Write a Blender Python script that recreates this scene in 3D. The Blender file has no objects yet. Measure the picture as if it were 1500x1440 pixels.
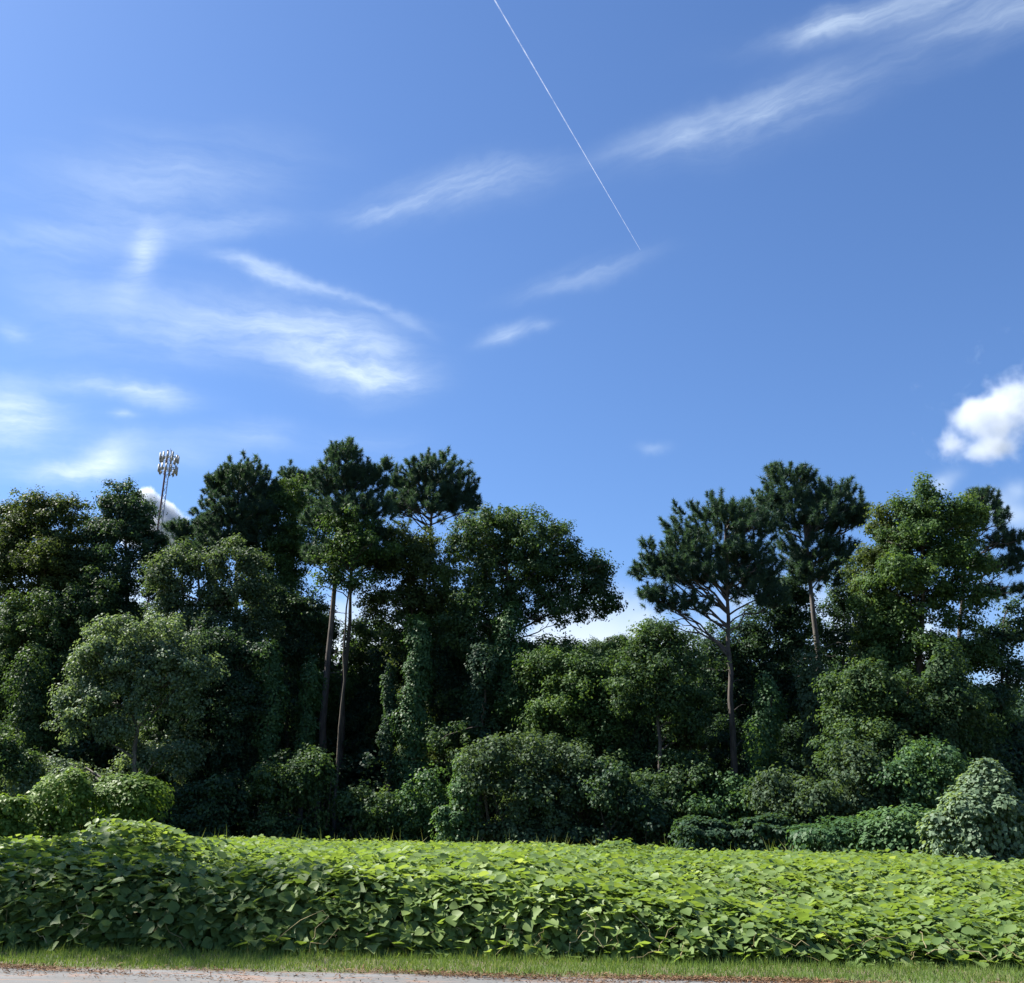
import bpy, math, random
import numpy as np
from mathutils import Matrix, Vector

SC = bpy.context.scene
COL = SC.collection
rng = np.random.default_rng(7)
random.seed(7)

# ------------------------------------------------------------------ camera
PITCH, ROLL, EYE, FPX = math.radians(18.2), math.radians(1.15), 1.6, 1500.0
cam_data = bpy.data.cameras.new('camera')
cam_data.sensor_width = 36.0
cam_data.lens = 36.0
cam_data.clip_start, cam_data.clip_end = 0.1, 40000.0
cam = bpy.data.objects.new('camera', cam_data)
COL.objects.link(cam)
CAM_M = Matrix.Translation((0, 0, EYE)) @ Matrix.Rotation(math.pi / 2 + PITCH, 4, 'X') @ Matrix.Rotation(ROLL, 4, 'Z')
cam.matrix_world = CAM_M
SC.camera = cam
R3 = np.array(CAM_M.to_3x3())

def ray(u, v):
    d = R3 @ np.array([(u - 750.0) / FPX, -(v - 720.0) / FPX, -1.0])
    return d / np.linalg.norm(d)

def at(u, v, y):
    """the point of the place seen at photo position (u, v), y metres away from the viewer"""
    d = ray(u, v)
    return np.array([0, 0, EYE]) + d * (y / d[1])

# ------------------------------------------------------------------ sun, sky, exposure
SUN_EL, SUN_DIR_AZ = math.radians(48), math.radians(-72)   # azimuth from +Y towards +X (negative: to the left)
to_sun = np.array([math.cos(SUN_EL) * math.sin(SUN_DIR_AZ), math.cos(SUN_EL) * math.cos(SUN_DIR_AZ), math.sin(SUN_EL)])
sun_data = bpy.data.lights.new('sun', 'SUN')
sun_data.energy = 4.6
sun_data.angle = math.radians(0.5)
sun_data.color = (1.0, 0.95, 0.86)
sun = bpy.data.objects.new('sun', sun_data)
COL.objects.link(sun)
sun.rotation_euler = Vector(to_sun).to_track_quat('Z', 'Y').to_euler()
sun.location = (0, 0, 60)

world = bpy.data.worlds.new('World')
SC.world = world
world.use_nodes = True
WN, WL = world.node_tree.nodes, world.node_tree.links
WN.clear()

class G:
    """tiny node-graph helper"""
    def __init__(s, nodes, links):
        s.n, s.l = nodes, links
    def node(s, t, **kw):
        x = s.n.new(t)
        for k, v in kw.items():
            setattr(x, k, v)
        return x
    def put(s, sock, v):
        if isinstance(v, bpy.types.NodeSocket):
            s.l.new(v, sock)
        else:
            sock.default_value = v
    def math(s, op, a, b=None, c=None, clamp=False):
        x = s.node('ShaderNodeMath', operation=op, use_clamp=clamp)
        for i, q in enumerate((a, b, c)):
            if q is not None:
                s.put(x.inputs[i], q)
        return x.outputs[0]
    def vec(s, op, a, b=None):
        x = s.node('ShaderNodeVectorMath', operation=op)
        s.put(x.inputs[0], a)
        if b is not None:
            s.put(x.inputs[1], b)
        return x.outputs['Value'] if op in ('DOT_PRODUCT', 'LENGTH') else x.outputs[0]
    def noise(s, vec, scale, detail=4, rough=0.55, dist=0.0):
        x = s.node('ShaderNodeTexNoise')
        s.put(x.inputs['Vector'], vec)
        x.inputs['Scale'].default_value = scale
        x.inputs['Detail'].default_value = detail
        x.inputs['Roughness'].default_value = rough
        x.inputs['Distortion'].default_value = dist
        return x
    def mapr(s, v, a, b, c=0.0, d=1.0, smooth=True):
        x = s.node('ShaderNodeMapRange')
        x.interpolation_type = 'SMOOTHSTEP' if smooth else 'LINEAR'
        s.put(x.inputs[0], v)
        for i, q in enumerate((a, b, c, d)):
            x.inputs[i + 1].default_value = q
        return x.outputs[0]
    def mix(s, f, a, b, mode='MIX'):
        x = s.node('ShaderNodeMix', data_type='RGBA', blend_type=mode)
        s.put(x.inputs[0], f)
        s.put(x.inputs[6], a)
        s.put(x.inputs[7], b)
        return x.outputs[2]

g = G(WN, WL)
sky = g.node('ShaderNodeTexSky', sky_type='NISHITA')
sky.sun_disc = False
sky.sun_elevation = SUN_EL
sky.sun_rotation = SUN_DIR_AZ
sky.altitude = 0.0
sky.air_density = 1.0
sky.dust_density = 0.6
sky.ozone_density = 3.5
SKY_STRENGTH = 0.05
dirv = g.node('ShaderNodeTexCoord').outputs['Generated']
warp = g.vec('SUBTRACT', g.noise(dirv, 7.0, 5, 0.6).outputs['Color'], (0.5, 0.5, 0.5))
wscale = g.node('ShaderNodeVectorMath', operation='SCALE')
g.put(wscale.inputs[0], warp)
wscale.inputs['Scale'].default_value = 0.05
dirw = g.vec('ADD', dirv, wscale.outputs[0])

def streak(u, v, ang, sl, sc):
    """fine fibres of ice cloud, drawn out along one direction of the sky"""
    c = ray(u, v)
    a = math.radians(ang)
    t = ray(u + 40 * math.cos(a), v - 40 * math.sin(a)) - c
    t /= np.linalg.norm(t)
    n = np.cross(c, t)
    comb = g.node('ShaderNodeCombineXYZ')
    g.put(comb.inputs[0], g.vec('DOT_PRODUCT', dirw, tuple(t * sl)))
    g.put(comb.inputs[1], g.vec('DOT_PRODUCT', dirw, tuple(n * sc)))
    g.put(comb.inputs[2], g.vec('DOT_PRODUCT', dirw, tuple(c * sl)))
    nz = g.noise(comb.outputs[0], 1.0, 8, 0.62, 0.25).outputs['Fac']
    return g.mapr(nz, 0.27, 0.80, 0.16, 1.25)

def blobs(lst):
    acc = None
    for (u, v, su, sv, ang, amp) in lst:
        c = ray(u, v)
        a = math.radians(ang)
        t = ray(u + su * math.cos(a), v - su * math.sin(a)) - c
        n = ray(u - sv * math.sin(a), v - sv * math.cos(a)) - c
        tl, nl = np.linalg.norm(t), np.linalg.norm(n)
        t, n = t / tl, n / nl
        A = g.vec('DOT_PRODUCT', dirw, tuple(t / tl))
        B = g.vec('DOT_PRODUCT', dirw, tuple(n / nl))
        A = g.math('SUBTRACT', A, float(np.dot(c, t) / tl))
        B = g.math('SUBTRACT', B, float(np.dot(c, n) / nl))
        q = g.math('MULTIPLY_ADD', B, B, g.math('MULTIPLY', A, A))
        e = g.math('POWER', 0.58, q)
        acc = g.math('MULTIPLY', e, amp) if acc is None else g.math('MULTIPLY_ADD', e, amp, acc)
    return acc

RIGHT_CIRRUS = [(1110, 168, 110, 24, 15, .30), (975, 205, 70, 15, 10, .18), (1240, 125, 80, 14, 10, .12), (1340, 8, 130, 16, 5, .36),
                (1225, 32, 45, 14, 12, .3), (1470, 25, 90, 24, 4, .35), (640, 285, 75, 18, 14, .35), (540, 315, 42, 7, 8, .25),
                (720, 268, 60, 18, 12, .2), (850, 405, 60, 10, 14, .22), (745, 490, 26, 8, 17, .34), (800, 480, 12, 5, 10, .15)]
LEFT_CIRRUS = [(510, 510, 60, 30, -14, .7), (545, 548, 55, 16, -4, .35), (430, 495, 80, 24, -10, .3), (290, 475, 100, 34, 6, .3),
               (400, 405, 52, 8, -16, .5), (500, 430, 60, 5, -15, .28), (590, 465, 30, 5, -28, .12), (215, 362, 15, 30, -22, .45),
               (190, 420, 20, 30, -10, .15), (230, 270, 120, 48, 14, .22), (60, 345, 100, 22, 14, .15), (320, 335, 70, 14, 8, .2),
               (190, 566, 58, 12, -7, .7), (235, 582, 28, 12, -14, .3), (20, 615, 60, 36, -12, .6), (0, 570, 40, 24, 0, .2),
               (120, 688, 60, 9, 4, .6), (160, 668, 32, 18, 30, .55), (380, 632, 34, 16, 0, .2), (15, 472, 20, 8, -8, .28),
               (185, 607, 14, 5, 0, .3), (100, 430, 60, 50, 0, .14), (270, 660, 60, 20, 0, .15), (520, 650, 60, 20, 0, .1)]
LOW_CLOUD = [(957, 651, 14, 5, 0, .16), (1382, 702, 18, 9, 42, .35), (1455, 735, 22, 12, 0, .5), (1490, 755, 24, 13, 0, .4), (1492, 715, 10, 10, 40, .3)]
mask = g.math('MULTIPLY', blobs(RIGHT_CIRRUS), streak(1090, 175, 20, 5.0, 34.0))
mask = g.math('MULTIPLY_ADD', blobs(LEFT_CIRRUS), streak(350, 480, -6, 6.0, 30.0), mask)
mask = g.math('ADD', g.math('MULTIPLY', mask, 1.25), blobs(LOW_CLOUD))
mask = g.math('MINIMUM', mask, 0.92)
sep = g.node('ShaderNodeSeparateXYZ')
g.put(sep.inputs[0], dirw)
bank_n = g.noise(dirv, 9.0, 6, 0.55).outputs['Fac']
bank = g.math('MULTIPLY', g.mapr(sep.outputs[2], 0.25, 0.14), g.mapr(bank_n, 0.44, 0.60, 0.12, 1.0))
bank = g.math('MULTIPLY', bank, 0.9)
tint = g.mix(1.0, sky.outputs[0], (0.70, 0.87, 1.10, 1.0), 'MULTIPLY')
c1 = g.mix(mask, tint, (5.6, 6.6, 7.6, 1.0))
c2 = g.mix(bank, c1, (6.4, 7.0, 7.5, 1.0))
bg = g.node('ShaderNodeBackground')
g.put(bg.inputs['Color'], c2)
bg.inputs['Strength'].default_value = SKY_STRENGTH
wo = g.node('ShaderNodeOutputWorld')
WL.new(bg.outputs[0], wo.inputs['Surface'])

SC.view_settings.view_transform = 'Standard'
SC.view_settings.look = 'None'
SC.view_settings.exposure = 1.76
SC.view_settings.gamma = 1.0
SC.render.engine = 'CYCLES'
cy = SC.cycles
cy.max_bounces, cy.diffuse_bounces, cy.glossy_bounces = 6, 3, 2
cy.transmission_bounces, cy.volume_bounces, cy.transparent_max_bounces = 3, 5, 8
cy.volume_step_rate = 0.35
cy.volume_max_steps = 256
cy.use_denoising = True
cy.denoiser = 'OPENIMAGEDENOISE'
cy.denoising_input_passes = 'RGB_ALBEDO_NORMAL'
cy.caustics_reflective = cy.caustics_refractive = False

# ------------------------------------------------------------------ materials
def material(name):
    m = bpy.data.materials.new(name)
    m.use_nodes = True
    m.node_tree.nodes.clear()
    return m, G(m.node_tree.nodes, m.node_tree.links)

def leaf_material(name, dark, mid, light, trans=0.38, rough=0.55, spec=0.12):
    """leaf colour varies from leaf to leaf through the mesh attribute 'tone'"""
    m, q = material(name)
    a = q.node('ShaderNodeAttribute', attribute_name='tone')
    r = q.node('ShaderNodeValToRGB')
    r.color_ramp.elements[0].position, r.color_ramp.elements[0].color = 0.0, (*dark, 1)
    r.color_ramp.elements[1].position, r.color_ramp.elements[1].color = 1.0, (*light, 1)
    e = r.color_ramp.elements.new(0.55)
    e.color = (*mid, 1)
    q.put(r.inputs[0], a.outputs['Fac'])
    b = q.node('ShaderNodeBsdfPrincipled')
    q.put(b.inputs['Base Color'], r.outputs[0])
    b.inputs['Roughness'].default_value = rough
    b.inputs['Specular IOR Level'].default_value = spec
    t = q.node('ShaderNodeBsdfTranslucent')
    q.put(t.inputs['Color'], q.mix(1.0, r.outputs[0], (1.5, 1.45, 0.6, 1), 'MULTIPLY'))
    mx = q.node('ShaderNodeMixShader')
    mx.inputs[0].default_value = trans
    q.l.new(b.outputs[0], mx.inputs[1])
    q.l.new(t.outputs[0], mx.inputs[2])
    o = q.node('ShaderNodeOutputMaterial')
    q.l.new(mx.outputs[0], o.inputs['Surface'])
    return m

def bark_material(name, c1, c2, scale=6.0, stretch=0.2):
    m, q = material(name)
    tc = q.node('ShaderNodeTexCoord').outputs['Object']
    mp = q.node('ShaderNodeMapping')
    q.put(mp.inputs['Vector'], tc)
    mp.inputs['Scale'].default_value = (1, 1, stretch)
    n = q.noise(mp.outputs[0], scale, 6, 0.65)
    col = q.mix(q.mapr(n.outputs['Fac'], 0.35, 0.65), (*c1, 1), (*c2, 1))
    b = q.node('ShaderNodeBsdfPrincipled')
    q.put(b.inputs['Base Color'], col)
    b.inputs['Roughness'].default_value = 0.85
    bp = q.node('ShaderNodeBump')
    bp.inputs['Strength'].default_value = 0.6
    bp.inputs['Distance'].default_value = 0.03
    q.put(bp.inputs['Height'], n.outputs['Fac'])
    q.l.new(bp.outputs[0], b.inputs['Normal'])
    o = q.node('ShaderNodeOutputMaterial')
    q.l.new(b.outputs[0], o.inputs['Surface'])
    return m

def plain_material(name, col, rough=0.5, metal=0.0, var=0.25, scale=3.0):
    m, q = material(name)
    tc = q.node('ShaderNodeTexCoord').outputs['Object']
    n = q.noise(tc, scale, 4)
    lo = tuple(c * (1 - var) for c in col)
    b = q.node('ShaderNodeBsdfPrincipled')
    q.put(b.inputs['Base Color'], q.mix(n.outputs['Fac'], (*lo, 1), (*col, 1)))
    b.inputs['Roughness'].default_value = rough
    b.inputs['Metallic'].default_value = metal
    o = q.node('ShaderNodeOutputMaterial')
    q.l.new(b.outputs[0], o.inputs['Surface'])
    return m

M = {
    'oak': leaf_material('oak_leaf', (0.028, 0.055, 0.029), (0.052, 0.097, 0.041), (0.107, 0.162, 0.059)),
    'dark': leaf_material('dark_leaf', (0.024, 0.049, 0.034), (0.040, 0.080, 0.046), (0.078, 0.132, 0.059)),
    'gum': leaf_material('sweetgum_leaf', (0.033, 0.067, 0.027), (0.060, 0.113, 0.038), (0.118, 0.181, 0.056)),
    'olive': leaf_material('olive_leaf', (0.034, 0.056, 0.022), (0.059, 0.090, 0.032), (0.110, 0.140, 0.049)),
    'grey': leaf_material('grey_green_leaf', (0.041, 0.071, 0.039), (0.068, 0.110, 0.059), (0.122, 0.177, 0.100), rough=.6, spec=.15),
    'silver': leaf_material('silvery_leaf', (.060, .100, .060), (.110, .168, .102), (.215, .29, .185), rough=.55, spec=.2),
    'needle': leaf_material('pine_needle', (0.024, 0.053, 0.041), (0.040, 0.080, 0.059), (0.072, 0.121, 0.078), trans=.3, rough=.5, spec=.15),
    'vine': leaf_material('vine_leaf', (0.031, 0.072, 0.036), (0.058, 0.119, 0.049), (0.114, 0.194, 0.082), rough=.5, spec=.15),
    'kudzu': leaf_material('kudzu_leaf', (.060, .112, .036), (.138, .208, .060), (.26, .33, .13), trans=.42, rough=.5, spec=.2),
    'bright': leaf_material('bright_vine_leaf', (.060, .115, .024), (.110, .185, .036), (.20, .28, .07), trans=.42, rough=.5, spec=.2),
    'grass': leaf_material('grass_blade', (.075, .135, .032), (.13, .20, .055), (.26, .27, .12), trans=.3, rough=.6),
    'straw': leaf_material('pine_straw', (.05, .028, .016), (.12, .065, .035), (.22, .14, .085), trans=0.05, rough=.8),
    'stem': leaf_material('runner_stem', (.10, .09, .035), (.20, .17, .075), (.34, .29, .16), trans=.05, rough=.7),
    'bark': bark_material('pine_bark', (.034, .028, .025), (.095, .080, .070)),
    'greybark': bark_material('grey_bark', (.045, .040, .035), (.115, .102, .09)),
    'darkbark': bark_material('dark_bark', (.03, .025, .02), (.085, .07, .055)),
}

# ------------------------------------------------------------------ mesh helpers
def raw_mesh(name, V, F, mat, tone=None, smooth=False):
    """V (n,3) floats, F (m,k) ints of one polygon size"""
    V = np.ascontiguousarray(V, dtype=np.float32)
    F = np.ascontiguousarray(F, dtype=np.int32)
    me = bpy.data.meshes.new(name)
    me.vertices.add(len(V))
    me.vertices.foreach_set('co', V.ravel())
    me.loops.add(F.size)
    me.loops.foreach_set('vertex_index', F.ravel())
    me.polygons.add(len(F))
    me.polygons.foreach_set('loop_start', np.arange(0, F.size, F.shape[1], dtype=np.int32))
    me.polygons.foreach_set('loop_total', np.full(len(F), F.shape[1], dtype=np.int32))
    if smooth:
        me.polygons.foreach_set('use_smooth', np.ones(len(F), dtype=bool))
    if tone is not None:
        at_ = me.attributes.new('tone', 'FLOAT', 'POINT')
        at_.data.foreach_set('value', np.ascontiguousarray(tone, dtype=np.float32))
    me.materials.append(mat)
    me.update(calc_edges=True)
    return me

def link(name, me, parent=None, loc=(0, 0, 0)):
    o = bpy.data.objects.new(name, me)
    COL.objects.link(o)
    o.location = loc
    if parent is not None:
        o.parent = parent
    return o

def tag(o, label=None, cat=None, group=None, kind=None):
    for k, v in (('label', label), ('category', cat), ('group', group), ('kind', kind)):
        if v:
            o[k] = v
    return o

def empty(name, loc, label, cat, group=None):
    o = bpy.data.objects.new(name, None)
    COL.objects.link(o)
    o.location = loc
    o.empty_display_size = 0.3
    return tag(o, label, cat, group)

def unit(a):
    return a / np.maximum(np.linalg.norm(a, axis=-1, keepdims=True), 1e-9)

def frames(N, D):
    N = unit(N)
    D = D - N * np.sum(N * D, axis=1, keepdims=True)
    D = unit(D)
    return N, D, np.cross(N, D)

RHOMB = (np.array([[0, 0, 0], [.45, .5, .10], [1, 0, -.06], [.45, -.5, .10]]), np.array([[0, 1, 2, 3]]))
BLADE = (np.array([[0, -.5, 0], [0, .5, 0], [1, 0, 0]]), np.array([[0, 1, 2]]))
_w = [(.10, .30), (.38, .52), (.72, .36)]
OVATE = (np.array([[0, 0, 0], [1, 0, -.16]] + [[a, b, .10 - .12 * a] for a, b in _w] + [[a, -b, .10 - .12 * a] for a, b in _w]),
         np.array([[0, 1, 4, 3, 2], [0, 5, 6, 7, 1]]))
_w2 = [(.08, .36), (.34, .60), (.50, .34)]
LOBED = (np.array([[0, 0, 0], [1, 0, -.18]] + [[a, b, .10 - .12 * a] for a, b in _w2] + [[a, -b, .10 - .12 * a] for a, b in _w2]),
         np.array([[0, 1, 4, 3, 2], [0, 5, 6, 7, 1]]))

def leaves(P, N, D, L, W, tpl, tone):
    """one template leaf at every P, lying in the plane of normal N and pointing along D"""
    T, F = tpl
    N, D, S = frames(N, D)
    L = np.broadcast_to(L, (len(P),))[:, None, None]
    W = np.broadcast_to(W, (len(P),))[:, None, None]
    V = P[:, None, :] + D[:, None, :] * T[None, :, 0:1] * L + S[:, None, :] * T[None, :, 1:2] * W + N[:, None, :] * T[None, :, 2:3] * L
    k = len(T)
    idx = (np.arange(len(P)) * k)[:, None, None] + F[None]
    return V.reshape(-1, 3), idx.reshape(-1, F.shape[1]), np.repeat(tone, k)

def join(parts):
    Vs, Fs, Ts, o = [], [], [], 0
    for V, F, T in parts:
        Vs.append(V); Fs.append(F + o); Ts.append(T)
        o += len(V)
    return np.concatenate(Vs), np.concatenate(Fs), np.concatenate(Ts)

def tube(pts, rads, sides=6):
    pts = np.asarray(pts, float)
    V, F = [], []
    prev = None
    for i, p in enumerate(pts):
        d = unit((pts[min(i + 1, len(pts) - 1)] - pts[max(i - 1, 0)])[None])[0]
        a = np.array([0, 1, 0.3]) if prev is None else prev
        a = a - d * np.dot(a, d)
        a /= max(np.linalg.norm(a), 1e-9)
        prev = a
        b = np.cross(d, a)
        for k in range(sides):
            th = 2 * math.pi * k / sides
            V.append(p + rads[i] * (a * math.cos(th) + b * math.sin(th)))
    for i in range(len(pts) - 1):
        for k in range(sides):
            k2 = (k + 1) % sides
            F.append((i * sides + k, i * sides + k2, (i + 1) * sides + k2, (i + 1) * sides + k))
    V = np.array(V)
    return V, np.array(F), np.zeros(len(V))

def rand_dirs(n):
    return unit(rng.normal(size=(n, 3)))

_K = rng.normal(size=(10, 3)); _PH = rng.uniform(0, 6.28, 10)
def lump(P, s):
    return np.sin(P @ (_K.T * s) + _PH).mean(axis=1) * 1.8

def smooth_path(a, b, n=5, wob=0.06, sag=0.0):
    t = np.linspace(0, 1, n)[:, None]
    p = a * (1 - t) + b * t
    ln = np.linalg.norm(b - a)
    p[1:-1] += rng.normal(size=(n - 2, 3)) * wob * ln
    p[:, 2] += sag * ln * np.sin(np.pi * t[:, 0])
    return p

# ------------------------------------------------------------------ trees
UP = np.array([0, 0, 1.0])

GROW = 1.15
def solid(e, Y):
    """ellipse seen in the photo -> ellipsoid of the place: centre, radii"""
    u, v, ru, rv = e[:4]
    dy = e[4] if len(e) > 4 else 0.0
    y = Y + dy
    c = at(u, v, y)
    rx = abs(at(u + ru, v, y)[0] - at(u - ru, v, y)[0]) / 2
    rz = abs(at(u, v - rv, y)[2] - at(u, v + rv, y)[2]) / 2
    ry = e[5] if len(e) > 5 else 0.85 * rx
    return c, np.array([rx, ry, rz]) * GROW

def broad_crown(ells, lai, L, W, cr, tone_mu=.45, droop=.25, upb=.38, outb=.5, shell=.34, tpl=RHOMB, rag=.42):
    parts, tips = [], []
    for c, r in ells:
        area = math.pi * r[0] * r[2]
        nl = int(area * lai / (L * W * .5))
        ncl = max(4, int(area / (cr * cr) * 1.5))
        d = rand_dirs(ncl)
        d[:, 2] = np.where(rng.random(ncl) < .3, np.abs(d[:, 2]), d[:, 2])
        rad = 1.0 - np.abs(rng.normal(size=ncl)) * shell
        q_ = d * r + c
        rad *= 1.0 + rag * lump(q_, 1.1 / max(r.min(), .5)) + .5 * rag * lump(q_ + 31, 2.6 / max(r.min(), .5))
        rad = np.clip(rad, .12, 1.38)
        cc = c + d * r * rad[:, None]
        crs = cr * rng.uniform(.55, 1.35, ncl)
        wgt = crs ** 2; wgt /= wgt.sum()
        which = rng.choice(ncl, nl, p=wgt)
        ball = rand_dirs(nl) * (rng.random(nl) ** .55)[:, None]
        ball *= rng.uniform(.6, 1.35, (ncl, 3))[which]
        stray = rng.random(nl) < .18
        ball[stray] *= rng.uniform(1.1, 1.65, (nl, 1))[stray]
        P = cc[which] + ball * crs[which, None] * np.array([1, 1, .75])
        out = unit((P - c) / r)
        N = UP * upb + out * outb * .6 + ball * .7 + rand_dirs(nl) * .6
        D = out * .6 + rand_dirs(nl) * .8 - UP * droop
        tcl = np.clip(rng.normal(tone_mu, .16, ncl), 0, 1)
        tone = np.clip(tcl[which] + rng.normal(0, .16, nl), 0, 1)
        s = rng.uniform(.7, 1.35, nl)
        P[:, 2] = np.where(P[:, 2] < .1, rng.uniform(.1, 1.2, nl), P[:, 2])
        parts.append(leaves(P, N, D, L * s, W * s, tpl, tone))
        tips.append(cc)
    return join(parts), np.concatenate(tips)

def vine_shell(ells, lai, L, W, tone_mu=.45, upb=.5, lumpy=.55, tpl=RHOMB, spread=.26, skirt=0):
    """overlapping leaves hanging over a draped form, like shingles"""
    parts = []
    for c, r in ells:
        area = math.pi * (r[0] * r[2] + r[0] * r[1])
        nl = int(area * lai / (L * W * .55))
        d = rand_dirs(nl)
        if skirt:      # below its shoulder the drape hangs straight to the ground
            low = rng.random(nl) < skirt
            d[:, 2] = np.abs(d[:, 2])
        rad = 1 + lumpy * lump(d * r * 1.0 + c, 1.5 / max(min(r), .6)) + .5 * lumpy * lump(d * r + c, 4.0 / max(min(r), .6))
        rad -= np.abs(rng.normal(size=nl)) * spread
        P = c + d * r * rad[:, None]
        out = unit(d / r)
        if skirt:
            k = unit(d * np.array([1, 1, 0])) * r * (rad * rng.uniform(.92, 1.1, nl))[:, None]
            P[low] = (c + k)[low]
            P[low, 2] = rng.uniform(.05, c[2], nl)[low]
            out[low] = unit(k / r)[low]
        N = out * .8 + UP * upb + rand_dirs(nl) * .5
        D = -UP * .7 + out * .35 + rand_dirs(nl) * .6
        tone = np.clip(tone_mu + .13 * lump(P, 1.4) + rng.normal(0, .16, nl), 0, 1)
        s = rng.uniform(.65, 1.3, nl)
        P[:, 2] = np.maximum(P[:, 2], .1)
        parts.append(leaves(P, N, D, L * s, W * s, tpl, tone))
    return join(parts)

def pine_crown(ells, dens=19.0, nb=125, cr=.29, shell=.34, tone_mu=.45):
    parts, tips = [], []
    for c, r in ells:
        r = r * 1.12
        n = max(6, int(math.pi * r[0] * r[2] * dens))
        d = rand_dirs(n)
        d[:, 2] = np.where(d[:, 2] < -.3, -d[:, 2] * .7, d[:, 2])
        rad = np.clip((1.0 - np.abs(rng.normal(size=n)) * shell) * (1 + .2 * lump(d * r + c, 1.6 / max(r.min(), .5))), .1, 1.15)
        cc = c + d * r * rad[:, None]
        k = (nb * rng.uniform(.6, 1.4, n)).astype(int)
        which = np.repeat(np.arange(n), k)
        m = len(which)
        crs = (cr * rng.uniform(.75, 1.45, n))[which]
        axis = unit(unit((cc - c) / r) * .8 + UP * .7 + rand_dirs(n) * .4)[which]
        along = rng.uniform(-.7, .5, m)[:, None] * crs[:, None] * axis
        D = unit(rand_dirs(m) + axis * .55)
        P = cc[which] + along
        tone = np.clip(tone_mu + rng.normal(0, .13, n)[which] + rng.normal(0, .14, m), 0, 1)
        parts.append(leaves(P, rand_dirs(m), D, crs * rng.uniform(.5, .95, m), .032, BLADE, tone))
        tips.append(cc)
    return join(parts), np.concatenate(tips)

def limbs(trunk, tr, tips, n, r0=.07, lo=.35, sag=.05):
    """boughs from the trunk out to the foliage, each forking once"""
    out = []
    if len(tips) == 0:
        return out
    pick = tips[rng.choice(len(tips), min(n, len(tips)), replace=False)]
    zt = trunk[:, 2]
    for t in pick:
        dist = math.hypot(t[0] - trunk[-1][0], t[1] - trunk[-1][1])
        z = min(max(t[2] - (.35 + .5 * rng.random()) * max(dist, .8), zt[0] + lo * (zt[-1] - zt[0])), zt[-1] - .02)
        a = np.array([np.interp(z, zt, trunk[:, i]) for i in range(3)])
        L = np.linalg.norm(t - a)
        r = min(r0 * (.45 + .09 * L), .6 * float(np.interp(z, zt, tr)) + .01)
        p = smooth_path(a, t, 6, .035, sag)
        out.append(tube(p, np.linspace(r, .015, 6), 5))
        for k in (2, 3, 4):
            b = p[k]
            e = b + (t - a) * (.75 - k * .15) * .6 + rng.normal(size=3) * .10 * L
            out.append(tube(smooth_path(b, e, 4, .06), np.linspace(r * (1 - k / 6), .01, 4), 4))
    return out

PINES = 'tall pines rising out of the wood'
BROAD = 'broadleaf trees in the wood'
VINED = 'vine draped trunks along the wood edge'
SHRUB = 'shrubs along the wood edge'
COUNT = {}

def tree(name, label, Y, trunk, ells, leaf, bark='darkbark', r=.16, kind='broad', cat='tree', group=BROAD, nl=22, lai=3.9, fill=True, **kw):
    """trunk: photo points from top down to where the stem is last seen; it is carried on to the ground"""
    tp = np.array([at(u, v, Y) for u, v in trunk])
    last = tp[-1].copy()
    dirn = (tp[-1] - tp[0]) / max(abs(tp[0][2] - tp[-1][2]), .5)
    foot = last + dirn * last[2] * .35
    foot[2] = 0.0
    tp = np.vstack([tp, foot])[::-1]
    n = 14
    zz = np.linspace(0, tp[-1][2], n)
    path = np.stack([np.interp(zz, tp[:, 2], tp[:, i]) for i in range(3)], 1)
    path[1:-1, :2] += rng.normal(size=(n - 2, 2)) * .04
    tr = r * (1.0 - .8 * (zz / zz[-1]) ** 1.1)
    tr[0] *= 1.45
    if kind == 'broad':
        ells = list(ells)
        if fill:       # foliage carried down towards the ground by low boughs, suckers and vines
            uu = [e[0] for e in ells]
            vlow = max(e[1] + .3 * e[3] for e in ells)
            um, uw = np.mean(uu), max(20.0, .5 * (max(uu) - min(uu)) + 12)
            v = vlow + 34
            while v < 1185:
                ells.append((um + rng.normal() * .45 * uw, v, max(24, uw * rng.uniform(.6, 1.15)), rng.uniform(24, 46), rng.normal() * .8))
                v += rng.uniform(26, 44)
    sol = [solid(e, Y) for e in ells]
    if kind == 'broad':
        for c, rr in list(sol):
            for k in range(3):
                d = rand_dirs(1)[0]
                sol.append((c + d * rr * .85, rr * rng.uniform(.28, .5)))
    base = path[0].copy()
    if kind == 'pine':
        (V, F, T), tips = pine_crown(sol, **kw)
    elif kind == 'vine':
        V, F, T = vine_shell(sol, lai, kw.pop('L', .13), kw.pop('W', .11), **kw)
        tips = np.zeros((0, 3))
    else:
        (V, F, T), tips = broad_crown(sol, lai, kw.pop('L', .135), kw.pop('W', .085), kw.pop('cr', .48), **kw)
    extra = []
    if kind == 'pine':       # dead snags left on the bare bole
        for k in range(8):
            z = rng.uniform(.2, .62) * zz[-1]
            a = np.array([np.interp(z, zz, path[:, i]) for i in range(3)])
            th = rng.uniform(0, 6.28)
            b = a + np.array([math.cos(th), math.sin(th), rng.uniform(-.1, .35)]) * rng.uniform(.4, 1.5)
            extra.append(tube(smooth_path(a, b, 5, .05), np.linspace(.028, .008, 5), 4))
    root = empty(name, base, label, cat, group)
    link('crown', raw_mesh('crown', V - base, F, M[leaf], T), root)
    tv = join([tube(path, tr, 8)] + limbs(path, tr, tips, nl) + extra)
    link('trunk', raw_mesh('trunk', tv[0] - base, tv[1], M[bark], None, True), root)
    COUNT[name] = COUNT.get(name, 0) + len(F)
    return root

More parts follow.
